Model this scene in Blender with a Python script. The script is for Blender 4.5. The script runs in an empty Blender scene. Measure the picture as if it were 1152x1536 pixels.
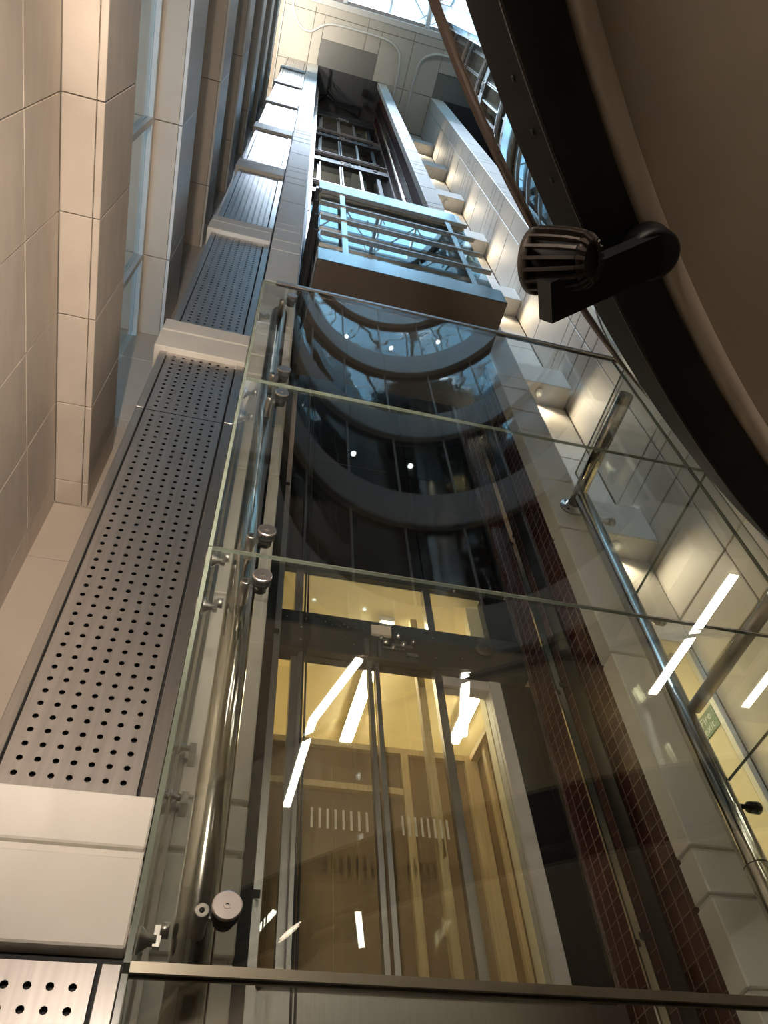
import bpy, math, random
from mathutils import Vector, Matrix
random.seed(7)
S = bpy.context.scene
COL = S.collection

# ------------------------------------------------------------------ camera, world, sun, exposure
# eye is the origin; X runs along the lift front, Y into it, Z up. The ground floor lies 1.6 m below the eye.
cam_d = bpy.data.cameras.new('camera'); cam = bpy.data.objects.new('camera', cam_d); COL.objects.link(cam)
right = Vector((0.96681, -0.24858, -0.05910)); up = Vector((-0.16913, -0.79600, 0.58119)); back = Vector((-0.19152, -0.55190, -0.81162))
cam.matrix_world = Matrix(((right.x, up.x, back.x, 0), (right.y, up.y, back.y, 0), (right.z, up.z, back.z, 0), (0, 0, 0, 1)))
cam_d.sensor_fit = 'VERTICAL'; cam_d.sensor_height = 36.0; cam_d.lens = 36.0 * 1153.5 / 1536.0
cam_d.clip_start = 0.02; cam_d.clip_end = 500
S.camera = cam

W = bpy.data.worlds.new('sky'); S.world = W; W.use_nodes = True
wn = W.node_tree.nodes; wl = W.node_tree.links
bg = wn['Background']
tc = wn.new('ShaderNodeTexCoord'); nz = wn.new('ShaderNodeTexNoise'); nz.inputs['Scale'].default_value = 2.2; nz.inputs['Detail'].default_value = 5
cr = wn.new('ShaderNodeValToRGB')
cr.color_ramp.elements[0].position = 0.38; cr.color_ramp.elements[0].color = (0.10, 0.215, 0.34, 1)
cr.color_ramp.elements[1].position = 0.72; cr.color_ramp.elements[1].color = (0.15, 0.26, 0.35, 1)
wl.new(tc.outputs['Generated'], nz.inputs['Vector']); wl.new(nz.outputs['Fac'], cr.inputs['Fac']); wl.new(cr.outputs['Color'], bg.inputs['Color'])
bg.inputs['Strength'].default_value = 8.5

sun_d = bpy.data.lights.new('sun', 'SUN'); sun = bpy.data.objects.new('sun', sun_d); COL.objects.link(sun)
sun_d.energy = 8.0; sun_d.angle = math.radians(14); sun_d.color = (0.74, 0.85, 1.0)
sun.rotation_euler = Vector((0.10, 0.31, -0.94)).to_track_quat('-Z', 'Y').to_euler()
sun.location = (0, -10, 50)

vs = S.view_settings; vs.view_transform = 'Standard'; vs.look = 'None'; vs.exposure = 0.4; vs.gamma = 1.0; vs.use_curve_mapping = False
try:
    S.cycles.transparent_max_bounces = 32
except Exception:
    pass

# ------------------------------------------------------------------ main dimensions (m, from the eye)
GF = -1.6                    # ground floor
F = [2.0 + 3.91 * k for k in range(9)]   # storey levels
DG, DP, DW, DB = 2.10, 3.30, 4.50, 4.75  # glass screen, pier fronts, niche wall, landing wall
cz_rope = 8.2                # height where the ropes meet the car
TOP = 34.4                   # soffit under the roof

# ------------------------------------------------------------------ materials
M = {}
def newmat(name):
    m = bpy.data.materials.new(name); m.use_nodes = True; M[name] = m
    return m, m.node_tree.nodes, m.node_tree.links, m.node_tree.nodes['Principled BSDF']
def pbr(name, col, rough=0.6, metal=0.0, var=0.06, scale=6.0, bump=0.0, bscale=40.0, stretch=None, spec=0.5, detail=4):
    m, n, l, b = newmat(name)
    b.inputs['Roughness'].default_value = rough; b.inputs['Metallic'].default_value = metal
    b.inputs['Specular IOR Level'].default_value = spec
    t = n.new('ShaderNodeTexCoord'); mp = n.new('ShaderNodeMapping'); l.new(t.outputs['Object'], mp.inputs['Vector'])
    if stretch: mp.inputs['Scale'].default_value = stretch
    z = n.new('ShaderNodeTexNoise'); z.inputs['Scale'].default_value = scale; z.inputs['Detail'].default_value = detail
    l.new(mp.outputs['Vector'], z.inputs['Vector'])
    r = n.new('ShaderNodeValToRGB'); a, c = r.color_ramp.elements
    a.position = 0.3; c.position = 0.7
    a.color = tuple(max(0, x * (1 - var)) for x in col) + (1,); c.color = tuple(min(1, x * (1 + var)) for x in col) + (1,)
    l.new(z.outputs['Fac'], r.inputs['Fac']); l.new(r.outputs['Color'], b.inputs['Base Color'])
    if bump:
        z2 = n.new('ShaderNodeTexNoise'); z2.inputs['Scale'].default_value = bscale; z2.inputs['Detail'].default_value = 3
        l.new(mp.outputs['Vector'], z2.inputs['Vector'])
        bp = n.new('ShaderNodeBump'); bp.inputs['Strength'].default_value = bump; bp.inputs['Distance'].default_value = 0.01
        l.new(z2.outputs['Fac'], bp.inputs['Height']); l.new(bp.outputs['Normal'], b.inputs['Normal'])
    return m
pbr('white_stone', (0.76, 0.73, 0.67), 0.55, var=0.03, scale=3, bump=0.05, bscale=25)
pbr('beige_tile', (0.62, 0.545, 0.465), 0.6, var=0.06, scale=2.5, bump=0.12, bscale=30, stretch=(1, 1, 3))
pbr('beige_panel', (0.60, 0.52, 0.43), 0.5, var=0.04, scale=2.0)
pbr('fascia_panel', (0.76, 0.75, 0.74), 0.35, var=0.03, scale=2.0)
pbr('grout', (0.28, 0.25, 0.21), 0.9)
pbr('soffit_panel', (0.66, 0.63, 0.56), 0.6, var=0.02, scale=2)
pbr('grey_panel', (0.26, 0.26, 0.25), 0.6, var=0.02)
pbr('steel', (0.60, 0.57, 0.55), 0.38, 1.0, var=0.10, scale=5, bump=0.04, bscale=60, stretch=(6, 1, 0.25))
pbr('car_steel', (0.62, 0.61, 0.60), 0.16, 1.0, var=0.03, scale=2, bump=0.06, bscale=3, stretch=(2, 1, 1))
pbr('plain_steel', (0.55, 0.53, 0.51), 0.33, 1.0, var=0.06, scale=9, stretch=(8, 8, 0.5))
pbr('tube_steel', (0.66, 0.64, 0.58), 0.13, 1.0, var=0.05, scale=4)
pbr('disc_steel', (0.56, 0.51, 0.48), 0.28, 1.0, var=0.04, scale=30)
pbr('black_steel', (0.018, 0.018, 0.018), 0.45, 0.0, var=0.2, spec=0.4)
pbr('black_gloss', (0.012, 0.013, 0.014), 0.12, 0.0, var=0.1)
pbr('brown_black', (0.012, 0.010, 0.010), 0.7, var=0.15, spec=0.12)
pbr('header_grey', (0.035, 0.037, 0.036), 0.4, 0.0, var=0.2)
pbr('red_panel', (0.085, 0.018, 0.015), 0.5, var=0.25, scale=3)
pbr('wire', (0.34, 0.24, 0.20), 0.4, 0.4)
pbr('plywood', (0.30, 0.20, 0.105), 0.6, var=0.12, scale=3.0, stretch=(4, 1, 0.4), bump=0.05, detail=6)
pbr('timber', (0.66, 0.50, 0.27), 0.6, var=0.14, scale=5.0, stretch=(8, 8, 0.6), detail=6)
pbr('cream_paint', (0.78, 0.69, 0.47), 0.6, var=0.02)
pbr('cream_ceiling', (0.82, 0.74, 0.53), 0.7, var=0.02)
pbr('gallery_plaster', (0.60, 0.50, 0.38), 0.9, var=0.03)
pbr('edge_trim', (0.80, 0.68, 0.55), 0.7, var=0.08, bump=0.1)
pbr('bronze', (0.14, 0.11, 0.095), 0.42, 1.0, var=0.08)
pbr('white_paint', (0.80, 0.80, 0.78), 0.4, var=0.02)
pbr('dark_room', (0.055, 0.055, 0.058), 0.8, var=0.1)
pbr('shaft_grey', (0.07, 0.072, 0.08), 0.7, var=0.1)
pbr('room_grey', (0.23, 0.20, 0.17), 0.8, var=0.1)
pbr('floor_stone', (0.62, 0.53, 0.44), 0.35, var=0.1)
pbr('lamp_grey', (0.085, 0.070, 0.058), 0.5, 0.3, var=0.1)
pbr('edge_bar', (0.42, 0.38, 0.29), 0.35, 0.4, var=0.08)
pbr('frame_grey', (0.50, 0.47, 0.44), 0.5, var=0.03)
pbr('car_underside', (0.20, 0.165, 0.145), 0.38, 0.8, var=0.05, scale=2)
pbr('lamp_black', (0.010, 0.010, 0.011), 0.45, var=0.1)
pbr('sign_green', (0.03, 0.14, 0.04), 0.5, var=0.02)
pbr('cable_black', (0.012, 0.012, 0.013), 0.6)
pbr('frost_mark', (0.66, 0.60, 0.46), 0.7, var=0.02)
def emit(name, col, s):
    m, n, l, b = newmat(name)
    b.inputs['Base Color'].default_value = (*col, 1); b.inputs['Emission Color'].default_value = (*col, 1); b.inputs['Emission Strength'].default_value = s
    return m
emit('led_white', (1.0, 0.93, 0.80), 30.0)
emit('led_yellow', (1.0, 0.85, 0.55), 55.0)
emit('downlight_glow', (1.0, 0.95, 0.85), 60.0)
emit('spot_lens', (1.0, 0.80, 0.62), 6.0)
def glass(name, tint, r0=0.045, rough=0.0, wave=0.0, wscale=1.0):
    m, n, l, b = newmat(name); n.remove(b)
    out = n['Material Output']
    g = n.new('ShaderNodeNewGeometry'); dt = n.new('ShaderNodeVectorMath'); dt.operation = 'DOT_PRODUCT'
    l.new(g.outputs['Incoming'], dt.inputs[0]); l.new(g.outputs['Normal'], dt.inputs[1])
    def mth(op, a, bb):
        k = n.new('ShaderNodeMath'); k.operation = op
        for i, v in enumerate((a, bb)):
            if isinstance(v, (int, float)): k.inputs[i].default_value = v
            elif v is not None: l.new(v, k.inputs[i])
        return k.outputs[0]
    c = mth('ABSOLUTE', dt.outputs['Value'], None)
    s = mth('SUBTRACT', 1.0, c); p = mth('POWER', s, 5.0); q = mth('MULTIPLY', p, 1 - r0); f = mth('ADD', q, r0)
    tr = n.new('ShaderNodeBsdfTransparent'); tr.inputs['Color'].default_value = (*tint, 1)
    gl = n.new('ShaderNodeBsdfGlossy'); gl.inputs['Roughness'].default_value = rough; gl.inputs['Color'].default_value = (0.95, 0.98, 0.97, 1)
    if wave:
        t = n.new('ShaderNodeTexCoord'); z = n.new('ShaderNodeTexNoise'); z.inputs['Scale'].default_value = wscale; z.inputs['Detail'].default_value = 1
        l.new(t.outputs['Object'], z.inputs['Vector'])
        bp = n.new('ShaderNodeBump'); bp.inputs['Strength'].default_value = wave; bp.inputs['Distance'].default_value = 0.05
        l.new(z.outputs['Fac'], bp.inputs['Height']); l.new(bp.outputs['Normal'], gl.inputs['Normal'])
    mx = n.new('ShaderNodeMixShader'); l.new(f, mx.inputs['Fac']); l.new(tr.outputs[0], mx.inputs[1]); l.new(gl.outputs[0], mx.inputs[2])
    l.new(mx.outputs[0], out.inputs['Surface'])
    return m
glass('screen_glass', (0.965, 0.98, 0.965), 0.11)
glass('clear_glass', (0.96, 0.975, 0.965), 0.04)
glass('car_glass', (0.70, 0.80, 0.84), 0.10, wave=0.02, wscale=0.6)
glass('dark_glass', (0.55, 0.60, 0.62), 0.06)
glass('apse_glass', (0.42, 0.46, 0.48), 0.16, wave=0.22, wscale=1.1)
glass('sky_glass', (0.97, 0.985, 0.99), 0.04)
pbr('glass_edge', (0.20, 0.235, 0.185), 0.15, 0.0, var=0.1, spec=0.9)

# ------------------------------------------------------------------ mesh helpers
def wloc(o):
    v = Vector((0, 0, 0))
    while o is not None:
        v = v + o.location; o = o.parent
    return v
class MB:
    def __init__(s): s.v = []; s.f = []; s.mi = []; s.sm = []
    def face(s, idx, mi=0, sm=False): s.f.append(idx); s.mi.append(mi); s.sm.append(sm)
    def quad(s, a, b, c, d, mi=0):
        n = len(s.v); s.v += [a, b, c, d]; s.face((n, n + 1, n + 2, n + 3), mi); return s
    def box(s, x0, x1, y0, y1, z0, z1, mi=0, edge=None, thin='y'):
        n = len(s.v)
        s.v += [(x, y, z) for z in (z0, z1) for y in (y0, y1) for x in (x0, x1)]
        fs = {'z-': (0, 2, 3, 1), 'z+': (4, 5, 7, 6), 'y-': (0, 1, 5, 4), 'y+': (2, 6, 7, 3), 'x-': (0, 4, 6, 2), 'x+': (1, 3, 7, 5)}
        for k, q in fs.items():
            s.face(tuple(n + i for i in q), mi if (edge is None or k[0] == thin) else edge)
        return s
    def cbox(s, x0, x1, y0, y1, z0, z1, c=0.006):
        n = len(s.v); lo = (x0, y0, z0); hi = (x1, y1, z1); idx = {}
        c = min(c, (x1 - x0) * .3, (y1 - y0) * .3, (z1 - z0) * .3)
        for sx in (0, 1):
            for sy in (0, 1):
                for sz in (0, 1):
                    sg = (sx, sy, sz)
                    for ax in range(3):     # vertex lying on face ax
                        p = []
                        for k in range(3):
                            base = hi[k] if sg[k] else lo[k]
                            if k != ax: base += -c if sg[k] else c
                            p.append(base)
                        idx[(sg, ax)] = len(s.v); s.v.append(tuple(p))
        for ax in range(3):
            o = [k for k in range(3) if k != ax]
            for sd in (0, 1):
                ring = []
                for (a, b) in ((0, 0), (1, 0), (1, 1), (0, 1)):
                    sg = [0, 0, 0]; sg[ax] = sd; sg[o[0]] = a; sg[o[1]] = b
                    ring.append(idx[(tuple(sg), ax)])
                s.face(tuple(ring))
        for ax in range(3):              # edges parallel to ax
            o = [k for k in range(3) if k != ax]
            for a in (0, 1):
                for b in (0, 1):
                    g0 = [0, 0, 0]; g1 = [0, 0, 0]; g1[ax] = 1
                    for g in (g0, g1): g[o[0]] = a; g[o[1]] = b
                    s.face((idx[(tuple(g0), o[0])], idx[(tuple(g1), o[0])], idx[(tuple(g1), o[1])], idx[(tuple(g0), o[1])]))
        for sg in [(a, b, c_) for a in (0, 1) for b in (0, 1) for c_ in (0, 1)]:
            s.face(tuple(idx[(sg, ax)] for ax in range(3)))
        return s
    def frame(s, d):
        d = Vector(d).normalized(); u = d.cross(Vector((0, 0, 1)))
        if u.length < 1e-3: u = Vector((1, 0, 0))
        u.normalize(); return u, d.cross(u).normalized()
    def lathe(s, p0, d, prof, n=24, cap=True, sm=True):
        p0 = Vector(p0); d = Vector(d).normalized(); u, w = s.frame(d); b = len(s.v)
        for (t, r) in prof:
            for i in range(n):
                a = 2 * math.pi * i / n
                s.v.append(tuple(p0 + d * t + u * (r * math.cos(a)) + w * (r * math.sin(a))))
        for j in range(len(prof) - 1):
            for i in range(n):
                s.face((b + j * n + i, b + j * n + (i + 1) % n, b + (j + 1) * n + (i + 1) % n, b + (j + 1) * n + i), 0, sm)
        if cap:
            s.face(tuple(b + i for i in range(n))[::-1]); s.face(tuple(b + (len(prof) - 1) * n + i for i in range(n)))
        return s
    def cyl(s, p0, p1, r, n=20, r1=None):
        d = Vector(p1) - Vector(p0)
        return s.lathe(p0, d, [(0, r), (d.length, r if r1 is None else r1)], n)
    def tube(s, path, r, n=12):
        P = [Vector(p) for p in path]; b = len(s.v); u = None
        for i, p in enumerate(P):
            d = (P[min(i + 1, len(P) - 1)] - P[max(i - 1, 0)]).normalized()
            if u is None: u, w = s.frame(d)
            u = (u - d * u.dot(d)).normalized(); w = d.cross(u)
            for k in range(n):
                a = 2 * math.pi * k / n; s.v.append(tuple(p + u * (r * math.cos(a)) + w * (r * math.sin(a))))
        for i in range(len(P) - 1):
            for k in range(n):
                s.face((b + i * n + k, b + i * n + (k + 1) % n, b + (i + 1) * n + (k + 1) % n, b + (i + 1) * n + k), 0, True)
        s.face(tuple(b + k for k in range(n))[::-1]); s.face(tuple(b + (len(P) - 1) * n + k for k in range(n)))
        return s
    def beam(s, p0, p1, w, h, upv=(0, 0, 1)):
        p0 = Vector(p0); p1 = Vector(p1); d = (p1 - p0).normalized(); u = d.cross(Vector(upv))
        if u.length < 1e-3: u = Vector((1, 0, 0))
        u.normalize(); v = u.cross(d).normalized(); n = len(s.v)
        for p in (p0, p1):
            for a, b in ((-1, -1), (1, -1), (1, 1), (-1, 1)): s.v.append(tuple(p + u * (a * w / 2) + v * (b * h / 2)))
        for q in ((0, 3, 2, 1), (4, 5, 6, 7), (0, 1, 5, 4), (1, 2, 6, 5), (2, 3, 7, 6), (3, 0, 4, 7)): s.face(tuple(n + i for i in q))
        return s
    def prism(s, poly, z0, z1):
        n = len(s.v); k = len(poly)
        s.v += [(x, y, z0) for x, y in poly] + [(x, y, z1) for x, y in poly]
        s.face(tuple(range(n, n + k))[::-1]); s.face(tuple(range(n + k, n + 2 * k)))
        for i in range(k): s.face((n + i, n + (i + 1) % k, n + k + (i + 1) % k, n + k + i))
        return s
    def arc(s, c, r0, r1, z0, z1, a0, a1, n=48, sm=True):
        """ring sector between two radii and two heights"""
        R4 = ((r0, z0), (r1, z0), (r1, z1), (r0, z1)); b0 = len(s.v)
        for k in range(4):
            b = len(s.v); (ra, za), (rb, zb) = R4[k], R4[(k + 1) % 4]
            for i in range(n + 1):
                a = math.radians(a0 + (a1 - a0) * i / n); ca, sa = math.cos(a), math.sin(a)
                s.v.append((c[0] + ra * ca, c[1] + ra * sa, za)); s.v.append((c[0] + rb * ca, c[1] + rb * sa, zb))
            for i in range(n): s.face((b + 2 * i, b + 2 * i + 1, b + 2 * i + 3, b + 2 * i + 2), 0, sm)
        for a_ in (a0, a1):
            a = math.radians(a_); b = len(s.v)
            for (r, z) in R4: s.v.append((c[0] + r * math.cos(a), c[1] + r * math.sin(a), z))
            s.face((b, b + 1, b + 2, b + 3))
        return s
    def mesh(s, name, off=(0, 0, 0)):
        me = bpy.data.meshes.new(name)
        me.from_pydata([(a - off[0], b - off[1], c - off[2]) for a, b, c in s.v], [], s.f)
        me.polygons.foreach_set('material_index', s.mi); me.polygons.foreach_set('use_smooth', s.sm)
        me.update()
        return me
    def build(s, name, mat, parent=None, base=None):
        off = wloc(parent) if parent else Vector(base if base else (0, 0, 0))
        o = bpy.data.objects.new(name, s.mesh(name, off)); COL.objects.link(o)
        for m in (mat if isinstance(mat, (list, tuple)) else [mat]): o.data.materials.append(M[m])
        if parent: o.parent = parent
        else: o.location = off
        import bmesh
        bm = bmesh.new(); bm.from_mesh(o.data); bmesh.ops.recalc_face_normals(bm, faces=bm.faces); bm.to_mesh(o.data); bm.free()
        return o
def put(name, src, parent, loc):
    """a further piece sharing the mesh of src, loc relative to its parent"""
    o = bpy.data.objects.new(name, src.data); COL.objects.link(o); o.parent = parent; o.location = loc
    return o
def tag(o, label, cat, group=None):
    o['label'] = label; o['category'] = cat
    if group: o['group'] = group
    return o
def thing(name, loc, label, cat, group=None):
    o = bpy.data.objects.new(name, None); COL.objects.link(o); o.location = loc; o.empty_display_size = 0.2
    return tag(o, label, cat, group)
def struct(name, loc=(0, 0, 0)):
    o = bpy.data.objects.new(name, None); COL.objects.link(o); o.location = loc; o['kind'] = 'structure'; o.empty_display_size = 0.2
    return o
def smesh(name, mb, mat, base=(0, 0, 0)):
    o = mb.build(name, mat, None, base); o['kind'] = 'structure'; return o
GLS = ['screen_glass', 'glass_edge']
def copy_tree(o, loc=None):
    def rec(a, par):
        c = a.copy(); COL.objects.link(c); c.parent = par
        for ch in list(a.children): rec(ch, c)
        return c
    r = rec(o, None)
    if loc is not None: r.location = loc
    return r

# ================================================================== THE SETTING
smesh('floor', MB().box(-2.2, 9.2, -8.5, 9.0, GF - .2, GF), 'floor_stone', (0, 0, GF))

# ---- left wall: tiled lower storey, then a gallery edge (soffit + fascia) at every level, glazing set back behind it
XA, XF, XG = -1.56, -1.278, -1.61
YJ = [-4.34 + .78 * i for i in range(13)] + [4.24, DW]   # tile joints along Y
YJ = sorted(set(round(y, 3) for y in YJ if y < 4.3)) + [DW]
wl_ = struct('wall_left', (XA, 0, GF))
MB().box(-1.95, XA - .012, -6.6, DW + .3, GF, F[1] + .05).build('backing', 'grout', wl_)
zj = [GF + .02] + [5.10 - .78 * i for i in range(8, -1, -1)] + [F[1] - .06]
for i in range(len(YJ) - 1):
    for j in range(len(zj) - 1):
        if zj[j + 1] < -.2: continue
        MB().cbox(XA - .03, XA + random.uniform(-.0015, .0015), YJ[i] + .004, YJ[i + 1] - .004, zj[j] + .004, zj[j + 1] - .004, .003).build('tile', 'beige_tile', wl_)
# first beam: soffit tiles and fascia tiles
for i in range(len(YJ) - 1):
    MB().cbox(XA + .004, XF - .056, YJ[i] + .004, YJ[i + 1] - .004, F[1] - .05, F[1] - .02, .003).build('soffit_tile', 'beige_tile', wl_)
    MB().cbox(XF - .05, XF, YJ[i] + .004, YJ[i + 1] - .004, F[1] - .05, F[1] + .98, .005).build('fascia_tile', 'beige_tile', wl_)
for o in list(wl_.children):
    if o.name.startswith('fascia_tile'): o.data.materials[0] = M['fascia_panel'] if False else M['beige_tile']
MB().box(XA - .35, XF - .055, -6.6, DW, F[1] - .018, F[1] + .96).build('beam_core', 'grout', wl_)
Y2 = [-6.6, -4.34, -2.78, -1.22, .34, 1.90, 3.46, DW]
for k in range(2, 9):
    zt = F[k] if k < 8 else TOP
    for i in range(len(Y2) - 1):
        MB().cbox(XG + .02, XF - .044, Y2[i] + .005, Y2[i + 1] - .005, zt - .06, zt - .02, .004).build('soffit_panel', 'beige_panel', wl_)
        MB().cbox(XF - .04, XF, Y2[i] + .005, Y2[i + 1] - .005, zt - .06, zt + (1.16 if k < 8 else .9), .004).build('fascia_panel', 'fascia_panel', wl_)
    MB().box(-2.2, XF - .05, -6.6, DW, zt - .018, zt + .9).build('slab', 'grout', wl_)
# glazing behind the galleries
for k in range(1, 8):
    w = struct('window_%d' % (k + 10), (XG, 0, F[k]))
    z0, z1 = F[k] + .98, F[k + 1] - .08
    if k == 7: z1 = TOP - .08
    mb = MB().box(XG - .05, XG + .02, -6.6, DW, z1 - .09, z1 + .02).box(XG - .05, XG + .02, -6.6, DW, z0 - .1, z0)
    mb.build('window_rail', 'white_paint', w)
    for i in range(len(Y2) - 1):
        MB().box(XG - .05, XG + .02, Y2[i] - .035, Y2[i] + .035, z0, z1 - .09).build('mullion', 'white_paint', w)
        MB().box(XG - .04, XG - .03, Y2[i] + .035, Y2[i + 1] - .035, z0, z1 - .09, edge=0).build('pane', 'clear_glass', w)
smesh('wall_left_rooms', MB().box(-3.6, -3.5, -6.6, DW + .3, F[1], TOP), 'room_grey', (-3.5, 0, F[1]))

# ---- niche wall between left wall and perforated column
wn_ = struct('wall_niche', (-.8, DW, GF))
MB().box(-3.6, .2, DW + .03, DW + .25, GF, TOP + 1).build('backing', 'grout', wn_)
zz = [GF, 0.0, 1.5, 3.3, 5.1, F[1] - .05, 7.5, 9.0]
for k in range(2, 8): zz += [F[k] + .8, F[k] + 2.6]
zz.append(TOP)
for i in range(len(zz) - 1):
    MB().cbox(-1.7, -.1, DW, DW + .05, zz[i] + .004, zz[i + 1] - .004, .004).build('panel', 'beige_panel', wn_)

# ---- right wall: flank of the far pier, and the recess between the two lifts
GRV = [GF, -.4, 1.5, 1.95, 2.21, 3.65, 5.1, 5.87]
for k in range(1, 8): GRV += [F[k] + .86, F[k] + 1.30, F[k] + 1.84, F[k] + 2.15, F[k] + 3.48]
GRV = [g for g in GRV if g < TOP - .3] + [TOP]
XR = 4.87
wr = struct('wall_right', (XR, 4.2, GF))
MB().box(XR + .02, XR + .3, 3.735, 8.6, GF, TOP).build('backing', 'grout', wr)
for i in range(len(GRV) - 1):
    a, b = GRV[i] + .012, GRV[i + 1] - .012
    MB().cbox(XR, XR + .1, 3.735, DB - .01, a, b, .008).build('panel', 'white_stone', wr)
for j in range(3):
    MB().cbox(XR, XR + .1, DB + .12 + j * 1.2, DB + 1.3 + j * 1.2, F[0], F[1] - .4, .006).build('lobby_panel', 'cream_paint', wr)
# recess back wall: slab ledge at every level, panels and window between
wb = struct('wall_recess', (3.95, DB, GF))
MB().box(3.0, XR, DB + .10, DB + .3, F[1] - .2, TOP).build('backing', 'grout', wb)
for k in range(1, 8):
    MB().cbox(3.04, XR - .01, DB - .34, DB + .12, F[k] + .95, F[k] + 1.62, .01).build('ledge', 'white_stone', wb)
    for (x0, x1) in ((3.04, 3.94), (3.96, XR - .01)):
        MB().cbox(x0, x1, DB, DB + .1, F[k] + 1.66, F[k] + 3.2, .006).build('panel', 'white_stone', wb)
        MB().cbox(x0, x1, DB, DB + .1, F[k] + 3.22, min(F[k] + 4.8, TOP), .006).build('panel', 'white_stone', wb)
MB().cbox(3.04, XR - .01, DB - .05, DB + .12, F[1] - .42, F[1] + .93, .01).build('lintel', 'white_stone', wb)

# ---- shaft of the lift: dark side walls, roof slab
smesh('wall_shaft_left', MB().box(.0, .20, 3.76, DB, GF, TOP), 'shaft_grey', (.1, 4.2, GF))
sr = struct('wall_shaft_right', (3.0, 4.2, GF))
MB().box(2.90, 2.96, 3.47, DB, GF, TOP).build('red_lining', 'red_panel', sr)
smesh('ceiling_shaft', MB().box(.0, 3.03, DP, DB + .2, TOP + .02, TOP + .4), 'shaft_grey', (1.5, 4, TOP))
smesh('wall_shaft_back', MB().box(0.0, 3.03, DB + .02, DB + .14, GF, F[0] - .45).box(0.0, 3.03, DB + .02, DB + .14, F[7] + 3.76, TOP), 'shaft_grey', (1.5, DB, GF))
# second lift shaft beyond the far pier
smesh('wall_second_shaft_back', MB().box(5.4, 8.4, DB, DB + .2, GF, TOP), 'shaft_grey', (6.8, DB, GF))
smesh('wall_second_shaft_side', MB().box(7.75, 7.85, 3.4, DB, GF, TOP), 'red_panel', (7.8, 4, GF))
smesh('ceiling_second_shaft', MB().box(5.4, 8.4, DP, DB + .2, TOP + .02, TOP + .4), 'shaft_grey', (6.8, 4, TOP))

# ---- top soffit: panels with open joints, two sunk grey panels in front of the shafts
ce = struct('ceiling', (2, 2.3, TOP))
MB().box(-1.3, 9.2, 1.32, DP + .02, TOP + .24, TOP + .4).build('backing', 'grout', ce)
MB().box(3.04, XR, DP, DB + .1, TOP + .06, TOP + .2).build('backing', 'grout', ce)
for (x0, x1, y0, y1) in ((-1.27, -.12, 1.62, 3.36), (-.12, .26, 1.62, 3.36), (.26, 1.9, 1.62, 2.40), (1.9, 2.47, 1.62, 2.40), (2.47, 3.72, 1.62, 3.30), (3.72, 4.92, 1.62, 3.30),
                         (4.92, 5.6, 1.62, 2.40), (5.6, 7.6, 1.62, 2.40), (7.6, 9.2, 1.62, 3.3), (3.04, 3.72, 3.3, DB), (3.72, XR, 3.3, DB),
                         (-1.27, -.12, 1.32, 1.62), (-.12, 1.9, 1.32, 1.62), (1.9, 3.72, 1.32, 1.62), (3.72, 5.6, 1.32, 1.62), (5.6, 7.6, 1.32, 1.62), (-1.27, -.12, 3.36, DW)):
    MB().cbox(x0 + .008, x1 - .008, y0 + .008, y1 - .008, TOP, TOP + .05, .004).build('ceiling_panel', 'soffit_panel', ce)
for (x0, x1) in ((.26, 2.47), (4.92, 7.6)):
    MB().box(x0, x1, 2.40, DP, TOP + .03, TOP + .06).build('sunk_panel', 'grey_panel', ce)

# ---- skylight: kerb, bars, diagonals and panes
sk = struct('window_1', (3.5, -2, 36.0))
MB().box(-2.2, 9.2, 1.12, 1.32, TOP - .02, 35.2).build('kerb', 'white_paint', sk)
MB().box(-2.2, 9.2, 1.0, 1.12, TOP + .35, 35.3).build('gutter', 'plain_steel', sk)
XS = [-2.2 + 1.63 * i for i in range(8)]; YS = [1.06, -.45, -1.96, -3.47, -4.98, -6.49]
ZK = 36.0
for x in XS: MB().beam((x, 1.1, ZK), (x, -6.6, ZK), .09, .20).build('bar', 'white_paint', sk)
for y in YS: MB().beam((-2.2, y, ZK), (9.2, y, ZK), .07, .14).build('cross_bar', 'white_paint', sk)
for i in range(len(XS) - 1):
    for j in range(len(YS) - 1):
        a, b = (XS[i], YS[j]), (XS[i + 1], YS[j + 1])
        if (i + j) % 2: a, b = (XS[i + 1], YS[j]), (XS[i], YS[j + 1])
        MB().beam((*a, ZK - .05), (*b, ZK - .05), .06, .09).build('diagonal_bar', 'white_paint', sk)
        MB().box(XS[i] + .05, XS[i + 1] - .05, YS[j + 1] + .04, YS[j] - .04, ZK + .08, ZK + .10).build('pane', 'sky_glass', sk)
# arched trusses under the glass
for x in (0.9, 4.1, 7.3):
    P = [(x, 1.1 - 7.6 * t, 34.6 + 1.0 * math.sin(math.pi * t)) for t in [i / 16 for i in range(17)]]
    MB().tube(P, .09, 8).build('arch', 'white_paint', sk)
    for i in range(1, 16, 2):
        MB().tube([P[i], (x + .4, P[i + 1][1], ZK - .1)], .03, 6).build('strut', 'white_paint', sk)
        MB().tube([P[i], (x - .4, P[i - 1][1], ZK - .1)], .03, 6).build('strut', 'white_paint', sk)
smesh('wall_skylight_kerb', MB().box(-2.4, 9.2, -6.8, -6.6, TOP, 36.1).box(-2.4, -2.2, -6.6, 1.3, TOP, 36.1).box(9.2, 9.4, -6.6, 1.3, TOP, 36.1), 'white_paint', (3.5, -6.7, TOP))
smesh('ceiling_roof', MB().box(-4, 9.6, 1.32, 9, TOP + .45, TOP + .7), 'shaft_grey', (3, 4, TOP + .5))
smesh('wall_right_atrium', MB().box(8.4, 8.6, -6.6, DP + 1.6, GF, TOP + .4), 'beige_panel', (8.5, 0, GF))

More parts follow.
